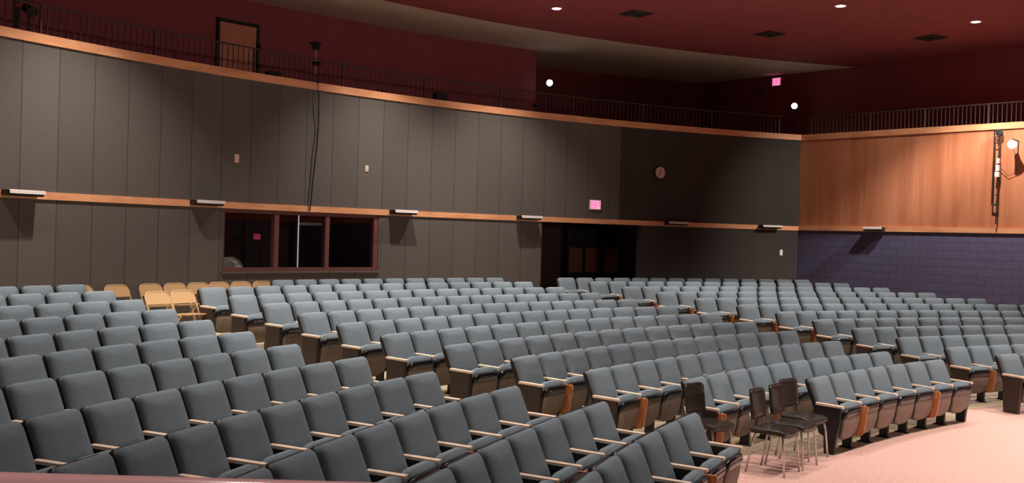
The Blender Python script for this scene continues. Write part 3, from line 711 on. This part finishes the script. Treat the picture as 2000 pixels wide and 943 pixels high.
# ------------------------------------------------------------------ ceiling fittings
def downlight(loc, lab, lens='glow'):
    c = empty('ceiling_downlight', loc); tag(c, lab, 'ceiling light', 'recessed downlights in the maroon ceiling')
    b = MB(); b.lathe([(.105,0),(.125,-.004),(.125,-.012),(.095,-.012)], 28); b.build('lamp_trim', 'white', c)
    b = MB(); b.lathe([(.094,-.003),(.094,-.013)], 28); b.build('lamp_lens', lens, c)
downlight((.83,22.36,5.0), 'leftmost of the three bright recessed ceiling lights')
downlight((6.69,21.39,5.0), 'middle one of the three bright recessed ceiling lights')
downlight((10.01,22.52,5.0), 'rightmost of the three bright recessed ceiling lights')
for (x, y), lab in zip(((2.6,22.64),(5.98,24.45),(9.77,24.34)), ('leftmost dark square vent in the maroon ceiling','middle dark square vent in the maroon ceiling','rightmost dark square vent in the maroon ceiling')):
    c = empty('ceiling_vent', (x,y,5.0), R_(30)); tag(c, lab, 'ceiling vent', 'dark vents in the maroon ceiling')
    b = MB()
    for s_ in (.52,.40,.28):
        for dx, dy, lx, ly in ((0,s_/2,s_,.03),(0,-s_/2,s_,.03),(s_/2,0,.03,s_),(-s_/2,0,.03,s_)): b.box((dx,dy,-.012-.02*(.52-s_)), (lx,ly,.022))
    b.build('vent_louvre', 'rail', c)
    b = MB(); b.box((0,0,-.003), (.5,.5,.006)); b.build('vent_backing', 'dark', c)
for (x, y, z), lab in (((4.05,24.23,5.0),'sprinkler head in the maroon ceiling near the beige edge, right of the left vent'),((8.35,21.96,5.0),'sprinkler head in the maroon ceiling between the two right-hand lights'),((7.22,25.49,5.0),'sprinkler head in the maroon ceiling below the middle vent'),
    ((-2.49-.0,24.0+.9,5.04),'sprinkler head in the beige balcony ceiling, left of the others'),((-.78,25.9,5.04),'sprinkler head in the beige balcony ceiling above the recess corner'),((-4.59-.1,23.2,5.04),'leftmost sprinkler head in the beige balcony ceiling'),((1.18,26.6,5.04),'rightmost sprinkler head in the beige balcony ceiling')):
    c = empty('sprinkler_head', (x,y,z)); tag(c, lab, 'sprinkler')
    b = MB(); b.lathe([(.035,0),(.035,-.008),(.012,-.012),(.012,-.05),(.028,-.052),(.028,-.056)], 12); b.build('sprinkler_body', 'steel', c)

# ------------------------------------------------------------------ pipe rig and spotlight on the timber wall
r = empty('pipe_rig', rw(4.70,.12,0), math.atan2(RD.y, RD.x)); tag(r, 'dark wall-mounted pipe rig with pulley on the timber wall', 'pipe rig')
b = MB(); b.tube([(-.055,.0,2.80),(-.075,.0,1.10)], .016, 8); b.build('pipe', 'dark', r)
b = MB(); b.tube([(.06,.0,2.76),(.045,.0,1.08),(.03,.0,.62)], .016, 8); b.build('pipe', 'dark', r)
b = MB(); b.lathe([(.02,-.04),(.075,-.035),(.06,0),(.075,.035),(.02,.04)], 20, (.055,0,2.75), Matrix.Rotation(math.pi/2, 3, 'X')); b.build('pulley', 'dark', r)
b = MB(); b.tube([(-.055,0,2.80),(.055,0,2.80)], .014, 8); b.tube([(-.06,0,2.52),(.06,0,2.52)], .01, 8); b.tube([(-.08,0,1.09),(.05,0,1.07)], .02, 8); b.build('cross_brace', 'dark', r)
b = MB(); b.box((.05,0,2.1), (.06,.07,.12)); b.box((.045,0,1.93), (.08,.08,.14)); b.box((.035,0,1.78), (.1,.09,.12)); b.build('winch', 'cream', r, bevel=.012)
b = MB(); b.tube([(0,.0,2.6),(0,.11,2.6)], .012, 6); b.tube([(0,.0,1.3),(0,.11,1.3)], .012, 6); b.build('wall_bracket', 'dark', r)
r = empty('spotlight', rw(5.15,.38,2.45), 0); tag(r, 'lit silver spotlight mounted high on the timber wall', 'spotlight')
dr = (Vector((2.0,8.0,-1.5))-Vector(rw(5.15,.38,2.45))).normalized(); q = dr.to_track_quat('Z', 'Y').to_matrix()
b = MB(); b.lathe([(.03,-.2),(.05,-.18),(.06,-.1),(.1,.0),(.105,.03)], 24, (0,0,0), q); b.build('lamp_housing', 'steel', r, smooth=False)
b = MB(); b.lathe([(.097,.032),(.09,.04),(.01,.042)], 24, (0,0,0), q); b.build('lamp_lens', 'glow', r)
b = MB(); v = RN*.38; b.tube([-dr*.12, -dr*.12+Vector((0,0,.1)), Vector((v.x, v.y, .1))], .012, 8); b.build('wall_bracket', 'dark', r)
b = MB(); b.tube([-dr*.2, -dr*.2+RN*.12+Vector((0,0,-.25)), RN*.33+Vector((0,0,-.62)), RN*.33-RD*.2+Vector((0,0,-.7)), RN*.3-RD*.38+Vector((0,0,-.5))], .006, 6); b.build('power_cord', 'dark', r)

# ------------------------------------------------------------------ foreground rail, white ball
r = empty('front_rail', (0,0,0)); tag(r, 'glossy pink painted rail crossing the bottom left corner', 'rail')
b = MB(); b.tube([(-1.9,1.6,-.425),(-.79,1.6,-.425),(-.11,1.6,-.425),(.6,1.6,-.427),(1.1,1.6,-.43)], .037, 20); b.build('handrail', 'pinkrail', r, smooth=True)
for x in (-1.6, .9):
    b = MB(); b.tube([(x,1.62,-.45),(x,1.62,-2.35)], .02, 12); b.build('rail_post', 'pinkrail', r, smooth=True)
b = MB(); prof = [(.175*math.sin(math.pi*k/16)+.001, -.175*math.cos(math.pi*k/16)) for k in range(17)]; b.lathe(prof, 32)
o = b.build('white_ball', 'white', smooth=True); o.location = (5.20,9.90,-2.347+.175); tag(o, 'round white ball on the pink floor, cut by the right edge', 'ball')
